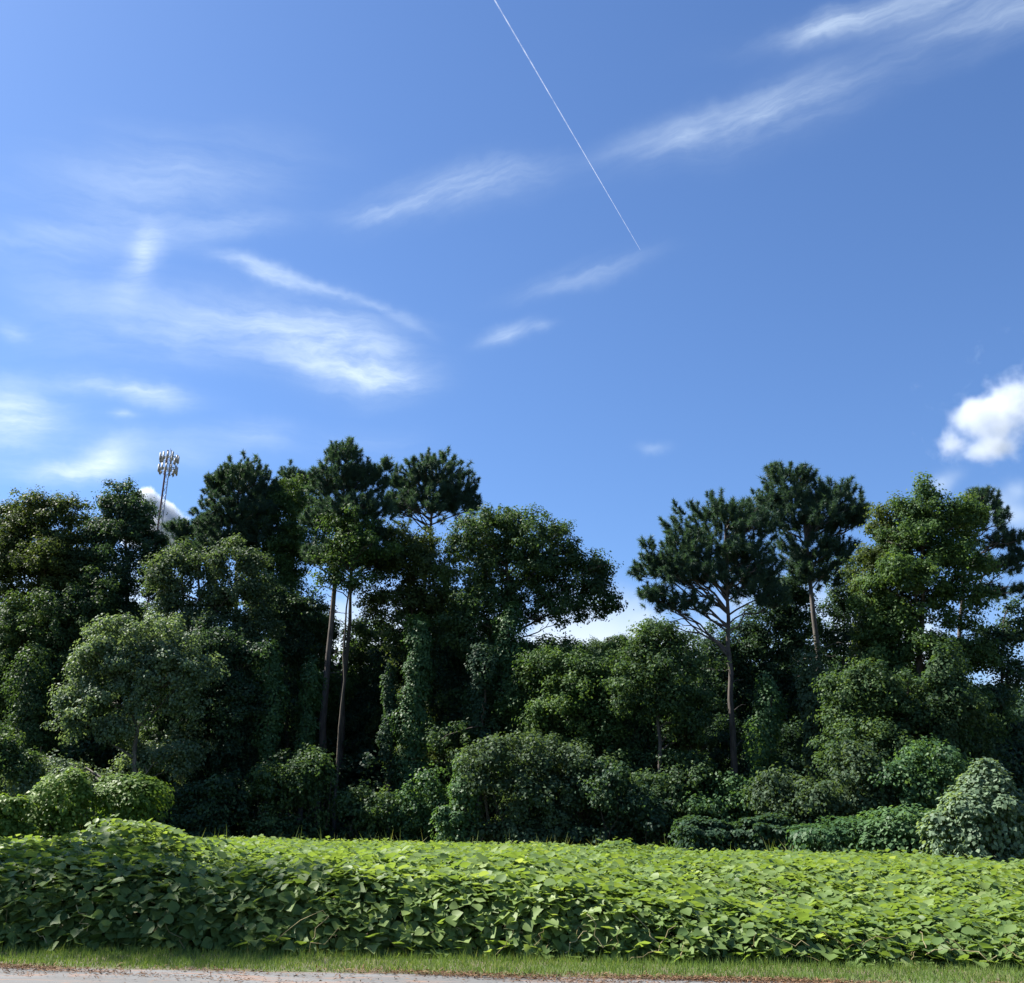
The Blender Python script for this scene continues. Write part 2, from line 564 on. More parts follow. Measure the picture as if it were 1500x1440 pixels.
def shrub(name, label, Y, ells, leaf, lai=3.0, cat='shrub', group=SHRUB, kind='vine', stems=9, bark='darkbark', **kw):
    sol = [solid(e, Y) for e in ells]
    for c, rr in list(sol):      # side shoots and humps break the outline
        for k in range(4):
            d = rand_dirs(1)[0]
            d[2] = abs(d[2]) * .9
            d[1] = -abs(d[1]) if k % 2 else d[1]
            sol.append((c + d * rr * .85, rr * rng.uniform(.3, .5)))
    if kind == 'broad':      # leaves right down to the ground
        for c, rr in sol[:len(ells)]:
            for k in range(2):
                sol.append((np.array([c[0] + rng.normal() * .4 * rr[0], c[1] - rng.random() * .5 * rr[1], .35 * c[2]]), rr * np.array([.75, .75, .55])))
    c0 = sol[0][0]
    base = np.array([c0[0], c0[1], 0.0])
    if kind == 'vine':
        V, F, T = vine_shell(sol, lai * 1.5, kw.pop('L', .135), kw.pop('W', .115), skirt=.35, **kw)
    else:
        (V, F, T), _ = broad_crown(sol, lai, kw.pop('L', .13), kw.pop('W', .10), kw.pop('cr', .42), **kw)
    root = empty(name, base, label, cat, group)
    link('foliage', raw_mesh('foliage', V - base, F, M[leaf], T), root)
    st = []
    for c, r in sol[:len(ells)]:
        for k in range(5 if kind == 'broad' else stems):
            a = np.array([c[0] + rng.normal() * .25 * r[0], c[1] + rng.normal() * .2 * r[1], 0])
            b = c + rand_dirs(1)[0] * r * .75
            b[2] = max(b[2], .3)
            st.append(tube(smooth_path(a, b, 5, .05), np.linspace(.035, .008, 5), 5))
    tv = join(st)
    link('stem', raw_mesh('stem', tv[0] - base, tv[1], M[bark], None, True), root)
    COUNT[name] = COUNT.get(name, 0) + len(F)
    return root

# ------------------------------------------------------------------ ground, road, field
def sin_noise(x, s, seed):
    r = np.random.default_rng(seed)
    k, p, a = r.uniform(.4, 1.8, 9) * s, r.uniform(0, 6.28, 9), r.uniform(.4, 1, 9)
    return (np.sin(np.outer(x, k) + p) * a).sum(1) / a.sum()

EDGE, BASE = 12.85, 14.35          # road edge and the foot of the kudzu, in metres from the viewer
def ground_at(u, v):
    d = ray(u, v)
    return d[:2] * (-EYE / d[2])
_e0, _e1 = ground_at(0, 1417), ground_at(1310, 1441)
print('road edge', _e0, _e1)
def road_edge(x):
    return _e0[1] + (_e1[1] - _e0[1]) * (x - _e0[0]) / (_e1[0] - _e0[0]) + .10 * sin_noise(x, 1.0, 3) + .06 * sin_noise(x, 4.0, 4)

def ground_material():
    m, q = material('ground')
    tc = q.node('ShaderNodeTexCoord').outputs['Object']
    n1 = q.noise(tc, .9, 6, .6).outputs['Fac']
    n2 = q.noise(tc, 14.0, 5, .65).outputs['Fac']
    soil = q.mix(n2, (.06, .045, .03, 1), (.14, .105, .07, 1))
    turf = q.mix(n2, (.035, .055, .014, 1), (.08, .10, .03, 1))
    col = q.mix(q.mapr(n1, .40, .60), turf, soil)
    b = q.node('ShaderNodeBsdfPrincipled')
    q.put(b.inputs['Base Color'], col)
    b.inputs['Roughness'].default_value = .95
    bp = q.node('ShaderNodeBump')
    bp.inputs['Strength'].default_value = .5
    bp.inputs['Distance'].default_value = .03
    q.put(bp.inputs['Height'], n2)
    q.l.new(bp.outputs[0], b.inputs['Normal'])
    o = q.node('ShaderNodeOutputMaterial')
    q.l.new(b.outputs[0], o.inputs['Surface'])
    return m

def road_material():
    m, q = material('worn_asphalt')
    tc = q.node('ShaderNodeTexCoord').outputs['Object']
    mp = q.node('ShaderNodeMapping')
    q.put(mp.inputs['Vector'], tc)
    mp.inputs['Scale'].default_value = (.35, 1.6, 1)
    n1 = q.noise(mp.outputs[0], 1.6, 6, .6, .4).outputs['Fac']
    n2 = q.noise(tc, 55.0, 4, .7).outputs['Fac']
    n3 = q.noise(mp.outputs[0], 3.4, 7, .65, .8).outputs['Fac']
    stone = q.mix(n2, (.075, .077, .080, 1), (.165, .167, .168, 1))
    stone = q.mix(q.mapr(n1, .38, .64, 0, .55), stone, (.075, .073, .070, 1))
    dirt = q.mix(n2, (.13, .075, .05, 1), (.24, .155, .115, 1))
    col = q.mix(q.mapr(n3, .53, .62, 0, .8), stone, dirt)
    b = q.node('ShaderNodeBsdfPrincipled')
    q.put(b.inputs['Base Color'], col)
    b.inputs['Roughness'].default_value = .9
    bp = q.node('ShaderNodeBump')
    bp.inputs['Strength'].default_value = .5
    bp.inputs['Distance'].default_value = .012
    q.put(bp.inputs['Height'], n2)
    q.l.new(bp.outputs[0], b.inputs['Normal'])
    o = q.node('ShaderNodeOutputMaterial')
    q.l.new(b.outputs[0], o.inputs['Surface'])
    return m

gm = raw_mesh('ground', np.array([[-3000, -3000, 0], [3000, -3000, 0], [3000, 3000, 0], [-3000, 3000, 0]]), np.array([[0, 1, 2, 3]]), ground_material())
tag(link('ground', gm), kind='structure')
xs = np.concatenate([[-400, -120], np.linspace(-60, 60, 900), [120, 400]])
ye = road_edge(xs)
V = np.concatenate([np.stack([xs, ye, np.full_like(xs, .004)], 1), np.stack([xs, np.full_like(xs, -4.0), np.full_like(xs, .004)], 1)])
n = len(xs)
i = np.arange(n - 1)
tag(link('road', raw_mesh('road', V, np.stack([i + n, i + n + 1, i + 1, i], 1), road_material())), kind='structure')

# mown grass on the verge
n = 85000
x = rng.uniform(-17, 17, n)
y = road_edge(x) - .04 + rng.beta(1.15, 1.0, n) * (BASE + .55 - EDGE)
edge_thin = np.clip((y - road_edge(x)) / .25, 0, 1)
keep = rng.random(n) < .25 + .75 * edge_thin - .25 * (np.stack([sin_noise(x, 1.4, 9) + sin_noise(y, 6, 8)], 1)[:, 0] > .35)
x, y = x[keep], y[keep]
n = len(x)
h = rng.gamma(6, .0078, n) * np.where(y > BASE - .35, 1.5, 1.0) + .015
P = np.stack([x, y, np.zeros(n)], 1)
D = UP + rng.normal(size=(n, 3)) * np.array([.42, .42, .1])
V, F, T = leaves(P, rand_dirs(n) * np.array([1, 1, .1]), D, h, .010, BLADE, np.clip(rng.normal(.42, .2, n) + .14 * sin_noise(x, 1.0, 12), 0, 1))
tag(link('grass', raw_mesh('grass', V, F, M['grass'], T)), 'strip of short mown green grass between the road and the vines', 'grass', kind='stuff')

# pine straw and bits of leaf litter washed up along the road edge
n = 60000
x = rng.uniform(-16, 16, n)
off = np.where(rng.random(n) < .45, rng.normal(.02, .09, n), -rng.gamma(1.5, .22, n))
dens = sin_noise(x, .9, 21) * .5 + sin_noise(x * 1.3 + off * 5, 1.4, 22) * .8
keep = dens + rng.normal(0, .15, n) > .06
x, off = x[keep], off[keep]
n = len(x)
P = np.stack([x, road_edge(x) + off, rng.uniform(.008, .03, n)], 1)
D = np.stack([rng.normal(size=n), rng.normal(size=n) * .5, rng.normal(size=n) * .12], 1)
V, F, T = leaves(P, UP + rng.normal(size=(n, 3)) * .35, D, rng.uniform(.02, .10, n), rng.uniform(.005, .016, n), RHOMB, rng.uniform(0, 1, n))
tag(link('pine_straw', raw_mesh('pine_straw', V, F, M['straw'], T)), 'rusty brown pine straw scattered along the road edge', 'pine straw', kind='stuff')

# the kudzu blanket over the field
MOUND = at(205, 1205, 18.2)
LUMP = at(910, 1232, 30.0)
def field_height(x, y):
    d = y - BASE - .22 * sin_noise(x, .9, 31) - .10 * sin_noise(x, 3.2, 32)
    steep = 1 - np.exp(-np.clip(d, 0, None) / .36)
    slow = np.clip(.38 * (1 - np.exp(-np.clip(d, 0, None) / .3)) + .62 * np.clip(d, 0, None) / 6.0, 0, 1)
    s = 1 / (1 + np.exp(-(x - 2.2) / .7))
    h = .98 * ((1 - s) * steep + s * np.minimum(slow, 1.0))
    far = np.clip((y - 22) / 20, 0, 1)
    h += .12 * lump(np.stack([x, y, 0 * x], 1), .75) * steep + .085 * lump(np.stack([x, y, 0 * x + 3], 1), 2.4) * steep * (1 - .5 * far)
    def bump(cx, cy, hh, sx, sy):
        return hh * np.exp(-((x - cx) / sx) ** 2 - ((y - cy) / sy) ** 2)
    h += bump(MOUND[0], MOUND[1], MOUND[2] - 1.0 + .02, 1.15, 1.5) * steep
    h += bump(MOUND[0] - 2.0, MOUND[1] - 1.2, .18, 1.4, 1.0) * steep
    h += bump(.4, 17.0, .16, .8, .9) * steep
    h += bump(LUMP[0], LUMP[1], .35, .9, 1.2)
    return h

def field_normal(x, y):
    e = .06
    gx = (field_height(x + e, y) - field_height(x - e, y)) / (2 * e)
    gy = (field_height(x, y + e) - field_height(x, y - e)) / (2 * e)
    return np.stack([-gx, -gy, np.ones_like(gx)], 1)

def far_edge(x):
    return np.interp(x, [-30, -12, 0, 6, 12, 22, 40], [45, 44.5, 42, 40, 35.5, 33, 32])

def kudzu_patch(y0, y1, per_m2, L, trifoliate, margin=2.2, front=False, deep=0.0):
    n = int(per_m2 * (y1 - y0) * (y1 * 1.04 + 2 * margin))
    y = rng.uniform(y0, y1, n)
    half = .52 * y + margin
    x = rng.uniform(-1, 1, n) * (.52 * y1 + margin)
    ok = (np.abs(x) < half) & (y < far_edge(x))
    if not front:
        x, y = x[ok], y[ok]
    else:
        slope = np.linalg.norm(field_normal(x, y), axis=1)
        ok &= rng.random(n) < np.clip(slope / 3.2, .0, 1)
        x, y = x[ok], y[ok]
    n = len(x)
    H = field_height(x, y)
    Nn = unit(field_normal(x, y))
    depth = np.minimum(np.abs(rng.normal(0, .13 if trifoliate else .08, n)), np.maximum(H - .05, .0))
    if deep:
        depth = np.minimum(rng.uniform(.1, .75, n), H - .08)
        Nn = np.where(rng.random((n, 1)) < 2, UP, Nn)
    P = np.stack([x, y, H], 1) - Nn * depth[:, None]
    P += Nn * (rng.random(n) < .10)[:, None] * rng.uniform(.02, .14, n)[:, None]
    ok = (P[:, 2] > .06) & (H > .10)
    P, Nn = P[ok], Nn[ok]
    n = len(P)
    N = Nn * .75 + UP * .5 + rand_dirs(n) * .58
    down = np.stack([Nn[:, 0], Nn[:, 1], -.25 - 0 * Nn[:, 0]], 1)
    D = rand_dirs(n) * .9 + down * .7
    patch = .10 * lump(P, .9) + .06 * lump(P, 2.7)
    base_tone = np.clip(.47 + patch + rng.normal(0, .13, n), 0, 1)
    base_tone[rng.random(n) < .012] = 1.0
    N, D, S = frames(N, D)
    out = []
    if trifoliate:
        s = rng.uniform(.5, 1.4, n)
        for a, k in ((0.0, 1.0), (1.25, .86), (-1.25, .86)):
            d = D * math.cos(a) + S * math.sin(a)
            nn = N + d * -.12 + rand_dirs(n) * .22
            off = P + d * (.035 * s)[:, None] + (D * .05 * s[:, None] if a == 0 else 0)
            tone = np.clip(base_tone + rng.normal(0, .07, n), 0, 1)
            half_ = rng.random(n) < .3
            for tpl, mk in ((OVATE, ~half_), (LOBED, half_)):
                out.append(leaves(off[mk], nn[mk], d[mk], (L * k * s)[mk], (L * .97 * k * s)[mk], tpl, tone[mk]))
    else:
        s = rng.uniform(.65, 1.3, n)
        out.append(leaves(P, N + rand_dirs(n) * .15, D, L * s, L * .98 * s, RHOMB, base_tone))
    return out

near = kudzu_patch(BASE - .3, 16.6, 125, .15, True) + kudzu_patch(BASE - .3, 16.2, 310, .155, True, front=True) + kudzu_patch(BASE - .1, 16.0, 80, .17, True, deep=.42) \
     + kudzu_patch(16.6, 23.0, 70, .15, True)
V, F, T = join(near)
kz = link('kudzu', raw_mesh('kudzu', V, F, M['kudzu'], T))
tag(kz, 'broad blanket of leafy green kudzu covering the whole field', 'kudzu', kind='stuff')
nk = len(F)
V, F, T = join(kudzu_patch(23.0, 46.0, 120, .17, False, 3.0))
link('foliage', raw_mesh('foliage', V, F, M['kudzu'], T), kz)['kind'] = 'stuff'
nk += len(F)
# bare runners and leaf stalks that show along the foot of the blanket
st = []
for k in range(70):
    x0 = rng.uniform(-9, 9)
    y0 = BASE + rng.uniform(-.15, .25)
    h0 = max(field_height(np.array([x0]), np.array([y0 + .35]))[0], .25)
    a = np.array([x0, y0 - .05, rng.uniform(.0, .25)])
    b = a + np.array([rng.normal() * .35, rng.uniform(.0, .12), rng.uniform(.1, .8) * h0])
    V, F, T = tube(smooth_path(a, b, 6, .07), np.linspace(.007, .004, 6), 4)
    st.append((V, F, np.full(len(V), rng.random())))
V, F, T = join(st)
link('stem', raw_mesh('stem', V, F, M['stem'], T), kz)['kind'] = 'stuff'
# seeding grass that stands up through the far edge of the vines
n = 420
cx = np.repeat(rng.uniform(-22, 16, 42), 10)
P = np.stack([cx + rng.normal(0, .25, n), far_edge(cx) - rng.uniform(.2, 2.5, n), np.full(n, .85)], 1)
V, F, T = leaves(P, rand_dirs(n), UP + rng.normal(size=(n, 3)) * .3, rng.uniform(.25, .8, n), .03, BLADE, rng.uniform(.4, 1, n))
tag(link('tall_grass', raw_mesh('tall_grass', V, F, M['grass'], T)), 'thin seeding grass stalks standing above the far edge of the field', 'grass', kind='stuff')
print('kudzu faces', nk)
# ------------------------------------------------------------------ the wood
# the far-off wood behind, one dark mass that closes the view between the stems
fw = []
for row, (Y, low) in enumerate(((76, 0), (66, 22))):
    for u in range(-420, 1960, 58):
        top = low + np.interp(u, [-400, 0, 240, 400, 480, 560, 640, 760, 860, 940, 1000, 1100, 1290, 1420, 1520, 1900],
                        [880, 880, 900, 930, 945, 950, 930, 945, 962, 950, 940, 955, 955, 985, 995, 930]) + rng.normal() * 8
        k = int((1235 - top) / 62) + 1
        fw += [(u + rng.normal() * 8, top + 44 + i * 62, 50, 44, Y - 70 + rng.uniform(-3, 3), 2.6) for i in range(k)]
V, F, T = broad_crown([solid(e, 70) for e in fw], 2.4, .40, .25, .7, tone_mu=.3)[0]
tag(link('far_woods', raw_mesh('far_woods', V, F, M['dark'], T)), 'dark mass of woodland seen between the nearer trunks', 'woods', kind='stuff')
COUNT['far'] = len(F)
ug = []
for u in range(-330, 1860, 50):
    Y = np.interp(u, [-300, 700, 1000, 1300, 1800], [52, 54, 50, 46, 42])
    top = 1110 + rng.normal() * 26
    ug += [(u + rng.normal() * 10, top + 34 + i * 52, 40, 36, Y - 50 + rng.uniform(-2, 2), 2.0) for i in range(int((1240 - top) / 52) + 1)]
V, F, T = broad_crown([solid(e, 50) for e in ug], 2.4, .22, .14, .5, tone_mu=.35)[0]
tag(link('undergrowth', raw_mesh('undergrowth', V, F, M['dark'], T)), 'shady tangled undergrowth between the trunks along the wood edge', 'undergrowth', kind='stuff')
COUNT['undergrowth'] = len(F)

# pines
tree('pine_tree', 'dark pine with a ragged rounded top just right of the cell tower', 58, [(352, 690), (345, 900)],
     [(352, 715, 40, 38), (316, 718, 14, 22), (345, 765, 52, 38), (375, 790, 36, 30), (330, 800, 40, 26), (312, 770, 18, 18), (386, 735, 20, 30)], 'needle', 'bark', .2, 'pine', 'pine', PINES, 26)
tree('pine_tree', 'low pine tip poking up at the foot of the cell tower mast', 60, [(268, 765), (266, 900)],
     [(268, 778, 26, 14), (290, 790, 26, 20), (275, 815, 36, 20)], 'needle', 'bark', .14, 'pine', 'pine', PINES, 10)
tree('pine_tree', 'slim pine tip standing behind the light green sweetgum', 60, [(428, 690), (425, 900)],
     [(426, 702, 16, 18), (448, 708, 16, 14), (420, 735, 30, 24)], 'needle', 'bark', .15, 'pine', 'pine', PINES, 12)
tree('pine_tree', 'tallest pine of the wood, tapered top above two bare trunks', 53, [(508, 660), (494, 800), (489, 880), (478, 1010), (470, 1110)],
     [(503, 672, 24, 24), (498, 712, 36, 34), (535, 710, 26, 30), (565, 685, 9, 16), (470, 715, 20, 20), (520, 755, 56, 28), (470, 770, 26, 22), (480, 815, 34, 16)],
     'needle', 'bark', .23, 'pine', 'pine', PINES, 34)
tree('pine_tree', 'slender dark trunked pine close beside the tallest pine', 54, [(520, 770), (514, 860), (506, 990), (499, 1125)],
     [(540, 790, 40, 24), (520, 825, 44, 18), (560, 830, 26, 16)], 'needle', 'darkbark', .2, 'pine', 'pine', PINES, 26)
tree('pine_tree', 'dense dome topped pine rising left of the spreading oak', 57, [(640, 680), (628, 800), (612, 950)],
     [(635, 705, 44, 36), (598, 715, 24, 26), (672, 735, 30, 34), (625, 745, 56, 32), (695, 745, 14, 16), (580, 745, 20, 20)],
     'needle', 'bark', .21, 'pine', 'pine', PINES, 40, dens=14)
tree('pine_tree', 'wide flat crowned pine with fanned limbs on the right of the gap', 47, [(1062, 760), (1066, 900), (1069, 980), (1077, 1130), (1081, 1200)],
     [(1055, 775, 66, 34), (1060, 755, 40, 18), (1000, 805, 32, 30), (1020, 850, 50, 30), (1090, 815, 40, 28), (960, 835, 26, 24), (950, 805, 14, 10), (1100, 780, 34, 34), (985, 840, 48, 30), (955, 880, 24, 26), (1050, 825, 60, 32), (1115, 845, 28, 24), (1000, 890, 40, 24), (1130, 885, 22, 12), (1108, 872, 36, 26), (1090, 850, 40, 26)],
     'needle', 'bark', .19, 'pine', 'pine', PINES, 60, dens=12)
tree('pine_tree', 'tall twin humped pine, highest on the right side', 50, [(1172, 700), (1185, 830), (1192, 900), (1200, 975), (1213, 1130)],
     [(1158, 705, 32, 22), (1150, 745, 42, 30), (1222, 740, 40, 30), (1185, 770, 56, 26), (1245, 765, 24, 24), (1195, 815, 50, 30), (1190, 845, 34, 22), (1125, 735, 14, 12)],
     'needle', 'greybark', .23, 'pine', 'pine', PINES, 44)
tree('pine_tree', 'pine with level open limbs behind the tall sweetgum', 52, [(1420, 720), (1410, 860), (1405, 1000)],
     [(1430, 770, 40, 26), (1475, 795, 34, 14), (1450, 830, 36, 12), (1495, 820, 26, 14), (1465, 870, 34, 10), (1440, 735, 22, 18)], 'needle', 'bark', .2, 'pine', 'pine', PINES, 34)

# broadleaf trees
tree('broadleaf_tree', 'big yellow green leaved tree at the far left edge', 56, [(55, 760), (60, 1000)],
     [(50, 775, 52, 38), (20, 790, 40, 44), (100, 765, 32, 34), (60, 840, 80, 56), (10, 880, 60, 60), (110, 850, 44, 50)], 'olive', r=.24, nl=30)
tree('broadleaf_tree', 'heavy dark crowned tree under the far left treetops', 53, [(90, 900), (88, 1080)],
     [(70, 930, 70, 60), (120, 910, 44, 60), (20, 980, 50, 70), (90, 1010, 70, 60)], 'oak', r=.24, nl=30)
tree('broadleaf_tree', 'dark pointed tree in front of the small white cloud', 55, [(182, 715), (185, 900)],
     [(180, 730, 26, 24), (195, 755, 30, 26), (180, 790, 52, 36), (215, 795, 30, 22), (150, 780, 18, 24), (180, 860, 60, 50)], 'dark', 'greybark', .2, nl=30)
tree('broadleaf_tree', 'grey green rounded tree below the cell tower', 51, [(290, 820), (300, 1040)],
     [(262, 818, 28, 20), (300, 832, 32, 24), (345, 815, 28, 22), (375, 845, 24, 26), (240, 850, 26, 24), (285, 870, 42, 26), (340, 880, 42, 26), (255, 905, 34, 28), (310, 925, 50, 30), (370, 920, 32, 30)], 'grey', 'greybark', .22, nl=34)
tree('broadleaf_tree', 'upright light green sweetgum beside the tallest pine', 58.5, [(430, 720), (428, 860), (425, 1000)],
     [(425, 735, 30, 30), (400, 770, 38, 34), (455, 765, 30, 36), (430, 815, 54, 38), (390, 830, 28, 34)], 'gum', 'greybark', .16, nl=34)
tree('broadleaf_tree', 'small leafy crown crossing the two bare pine trunks', 51.5, [(515, 790), (505, 960)],
     [(510, 775, 30, 24), (530, 800, 40, 22), (480, 830, 24, 20), (520, 850, 26, 12)], 'gum', 'darkbark', .1, fill=False, nl=24, lai=3.1)
tree('broadleaf_tree', 'brownish topped tree below the dome topped pine', 54, [(610, 780), (605, 880), (600, 980)],
     [(600, 792, 40, 22), (570, 830, 36, 26), (630, 830, 44, 34), (595, 890, 50, 40), (640, 900, 44, 44), (550, 880, 24, 20)], 'olive', 'greybark', .17, nl=34, lai=3.6)
tree('oak_tree', 'spreading oak whose crown overhangs the gap of sky', 51, [(745, 760), (742, 880), (738, 1010)],
     [(715, 775, 46, 36), (770, 780, 44, 32), (690, 820, 40, 40), (815, 800, 30, 26), (760, 830, 60, 34), (850, 825, 36, 20), (720, 880, 54, 34), (830, 865, 44, 26), (878, 875, 22, 32), (875, 840, 18, 18), (700, 930, 44, 40), (810, 895, 44, 18)],
     'oak', 'darkbark', .26, nl=70, lai=3.7)
tree('broadleaf_tree', 'leafy green tree filling the foot of the sky gap', 48, [(850, 950), (852, 1120)],
     [(850, 985, 60, 36), (800, 990, 40, 40), (900, 990, 50, 40), (940, 985, 34, 44), (860, 1050, 84, 50), (780, 1050, 40, 40)], 'gum', r=.15, nl=24)
tree('broadleaf_tree', 'thin leaved treetop hanging under the oak limb', 52, [(828, 925), (826, 1010)],
     [(830, 945, 26, 16), (805, 950, 18, 14)], 'dark', r=.08, fill=False, nl=12, lai=2.8)
tree('broadleaf_tree', 'distant pale treetop on the skyline inside the gap', 90, [(890, 935), (890, 1000)],
     [(885, 945, 22, 10), (910, 945, 20, 12), (860, 955, 24, 12), (900, 970, 50, 20)], 'grey', r=.2, fill=False, nl=12)
tree('broadleaf_tree', 'feathery green tree under the left limbs of the wide pine', 45, [(960, 930), (965, 1090)],
     [(960, 950, 30, 36), (985, 985, 44, 44), (940, 1010, 34, 40), (1000, 1040, 34, 40)], 'oak', r=.13, nl=20, lai=3.9)
tree('broadleaf_tree', 'dark low tree between the two right hand pine trunks', 53, [(1140, 930), (1140, 1090)],
     [(1040, 965, 40, 40), (1092, 955, 36, 36), (1050, 1040, 44, 44), (1150, 880, 32, 40), (1118, 908, 32, 24), (1140, 965, 44, 40), (1170, 920, 26, 44), (1110, 1000, 40, 50), (1150, 1040, 50, 50)], 'dark', r=.16, nl=24)
tree('broadleaf_tree', 'loose leaved tree with sky showing behind the tall grey pine trunk', 54, [(1235, 850), (1238, 1040)],
     [(1235, 850, 26, 36), (1245, 900, 26, 36), (1215, 930, 26, 40), (1250, 960, 36, 36)], 'dark', r=.12, nl=30, lai=2.7)
tree('sweetgum_tree', 'tall pointed sweetgum, light green, near the right edge', 45, [(1358, 712), (1350, 860), (1345, 1050)],
     [(1357, 722, 14, 18), (1360, 755, 36, 30), (1395, 765, 40, 34), (1345, 800, 54, 34), (1405, 815, 40, 34), (1330, 860, 60, 36), (1390, 880, 44, 36), (1310, 920, 50, 40), (1370, 950, 60, 40), (1300, 970, 34, 36)],
     'gum', 'darkbark', .22, nl=60, lai=4.2)
tree('sweetgum_tree', 'narrow sweetgum with a blunt top close left of the tall sweetgum', 46, [(1300, 745), (1298, 900), (1296, 1060)],
     [(1300, 755, 20, 22), (1296, 790, 28, 30), (1285, 830, 34, 30), (1280, 880, 30, 34)], 'olive', 'darkbark', .14, nl=26, lai=3.9)
tree('broadleaf_tree', 'dark broadleaf below the open pine limbs at the right edge', 46, [(1470, 910), (1468, 1080)],
     [(1462, 935, 26, 26), (1495, 920, 20, 40), (1440, 965, 30, 26), (1490, 985, 30, 22), (1440, 1030, 50, 44)], 'dark', r=.15, nl=24, lai=3.6)
tree('broadleaf_tree', 'leafy dark tree spreading low beneath the tall sweetgum', 42, [(1330, 1000), (1330, 1110)],
     [(1290, 1020, 50, 50), (1350, 1040, 60, 60), (1400, 1060, 50, 50), (1240, 1030, 30, 44)], 'oak', r=.16, nl=24)
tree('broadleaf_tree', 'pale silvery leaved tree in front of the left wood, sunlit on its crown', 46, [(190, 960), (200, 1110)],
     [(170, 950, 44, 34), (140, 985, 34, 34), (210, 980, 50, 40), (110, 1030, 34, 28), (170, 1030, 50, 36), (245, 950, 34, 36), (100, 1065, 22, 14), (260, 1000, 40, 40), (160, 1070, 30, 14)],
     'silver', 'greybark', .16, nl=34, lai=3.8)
tree('broadleaf_tree', 'shadowy tree right of the silvery tree', 49, [(330, 990), (332, 1080)],
     [(330, 960, 50, 40), (290, 1020, 40, 50), (370, 1030, 44, 44), (330, 1070, 60, 44)], 'dark', 'greybark', .19, nl=24, lai=3.6)
tree('broadleaf_tree', 'dim green tree between the bare pine trunks and the dome topped pine', 60, [(560, 900), (560, 1050)],
     [(540, 940, 44, 36), (570, 990, 44, 50), (520, 1020, 30, 50), (450, 930, 34, 40), (640, 990, 40, 50)], 'oak', r=.15, nl=24, lai=3.6)
tree('broadleaf_tree', 'dark understorey tree beneath the left half of the spreading oak', 53, [(700, 960), (700, 1100)],
     [(690, 985, 46, 44), (740, 990, 40, 50), (710, 1040, 50, 44), (650, 1040, 30, 50)], 'dark', r=.15, nl=24, lai=3.6)
tree('pine_tree', 'small olive tinted pine low between the gap and the wide pine trunk', 47, [(1012, 1020), (1014, 1140)],
     [(1012, 1030, 18, 14), (1005, 1060, 30, 20), (1000, 1090, 34, 18)], 'olive', 'bark', .07, 'pine', 'pine', PINES, 12)

tree('broadleaf_tree', 'dim tree with sky speckles between the grey green tree and the bare pine trunks', 55, [(420, 900), (420, 1080)],
     [(395, 890, 40, 40), (450, 910, 32, 30), (420, 960, 54, 44), (400, 1020, 50, 44)], 'dark', r=.15, nl=24, lai=3.4)
tree('broadleaf_tree', 'dusky tree filling the wood between the vine columns', 57, [(600, 1000), (600, 1120)],
     [(590, 1000, 54, 50), (650, 960, 44, 40), (540, 1060, 50, 50), (640, 1070, 50, 50), (680, 920, 40, 40)], 'dark', r=.15, nl=24, lai=3.4)
# trunks wrapped in hanging vines
VT = dict(cat='vine covered tree', group=VINED, kind='vine', nl=0)
for lab, Y, top, bot, ru, leaf in [
    ('vine wrapped trunk just left of the two bare pine trunks', 50, (452, 985), (445, 1110), 20, 'vine'),
    ('tall leafy vine column below the brownish topped tree', 49.5, (612, 920), (606, 1150), 24, 'vine'),
    ('slim vine column left of the tall leafy column', 50, (572, 985), (572, 1130), 16, 'dark'),
    ('vine column hanging under the spreading oak trunk', 48.6, (712, 960), (706, 1090), 26, 'dark'),
    ('vine column close by the oak trunk, partly behind the pale shrub', 49.2, (745, 900), (748, 1100), 22, 'vine'),
    ('green vine sleeve round the tall grey pine trunk', 45, (1192, 970), (1194, 1110), 22, 'grey'),
    ('broad vine curtain beside the silvery tree', 48, (235, 1020), (232, 1190), 30, 'dark'),
    ('narrow vine curtain in the shade left of the leaning pine trunks', 48.5, (395, 960), (392, 1130), 22, 'vine'),
    ('vine curtain at the far left edge below the dark crown', 50, (40, 980), (38, 1120), 30, 'oak'),
    ('vine column in the shade right of the sky gap', 47, (925, 1010), (930, 1180), 28, 'dark'),
    ('vine column behind the low shrubs right of the wide pine trunk', 45, (1130, 1020), (1130, 1150), 26, 'vine'),
    ('vine column under the tall sweetgum', 41, (1395, 960), (1398, 1120), 26, 'oak'),
]:
    n = max(3, int((bot[1] - top[1]) / 45) + 1)
    es = [(np.interp(k, [0, n - 1], [top[0], bot[0]]) + rng.normal() * 5, np.interp(k, [0, n - 1], [top[1] + 18, bot[1]]), ru * rng.uniform(.55, 1.0), 38) for k in range(n)]
    tree('vine_covered_tree', lab, Y, [top, bot], es, leaf, r=.15, lai=3.6, **VT)

# shrubs along the edge
shrub('shrub', 'sunny yellow green vine covered bush at the left, like a rounded heap', 38, [(88, 1180, 48, 46), (60, 1205, 30, 28)], 'bright', tone_mu=.65)
shrub('shrub', 'second rounded vine covered bush joined to the right of the sunny heap', 38.5, [(178, 1180, 44, 42), (205, 1170, 22, 26)], 'bright', tone_mu=.35)
shrub('shrub', 'little bright bush cut by the left edge', 36, [(10, 1190, 30, 24), (0, 1215, 40, 22)], 'bright', tone_mu=.65)
shrub('shrub', 'dull green bush behind the bright bush at the left edge', 45, [(20, 1130, 34, 40), (-20, 1120, 30, 50)], 'oak', kind='broad')
shrub('shrub', 'arching grey green bush left of the bare pine trunks', 46, [(430, 1140, 40, 44), (395, 1170, 30, 44), (465, 1150, 26, 50)], 'oak', kind='broad')
shrub('shrub', 'rounded dark bush under the two bare pine trunks', 46, [(535, 1190, 36, 34)], 'oak', kind='broad', lai=3.6)
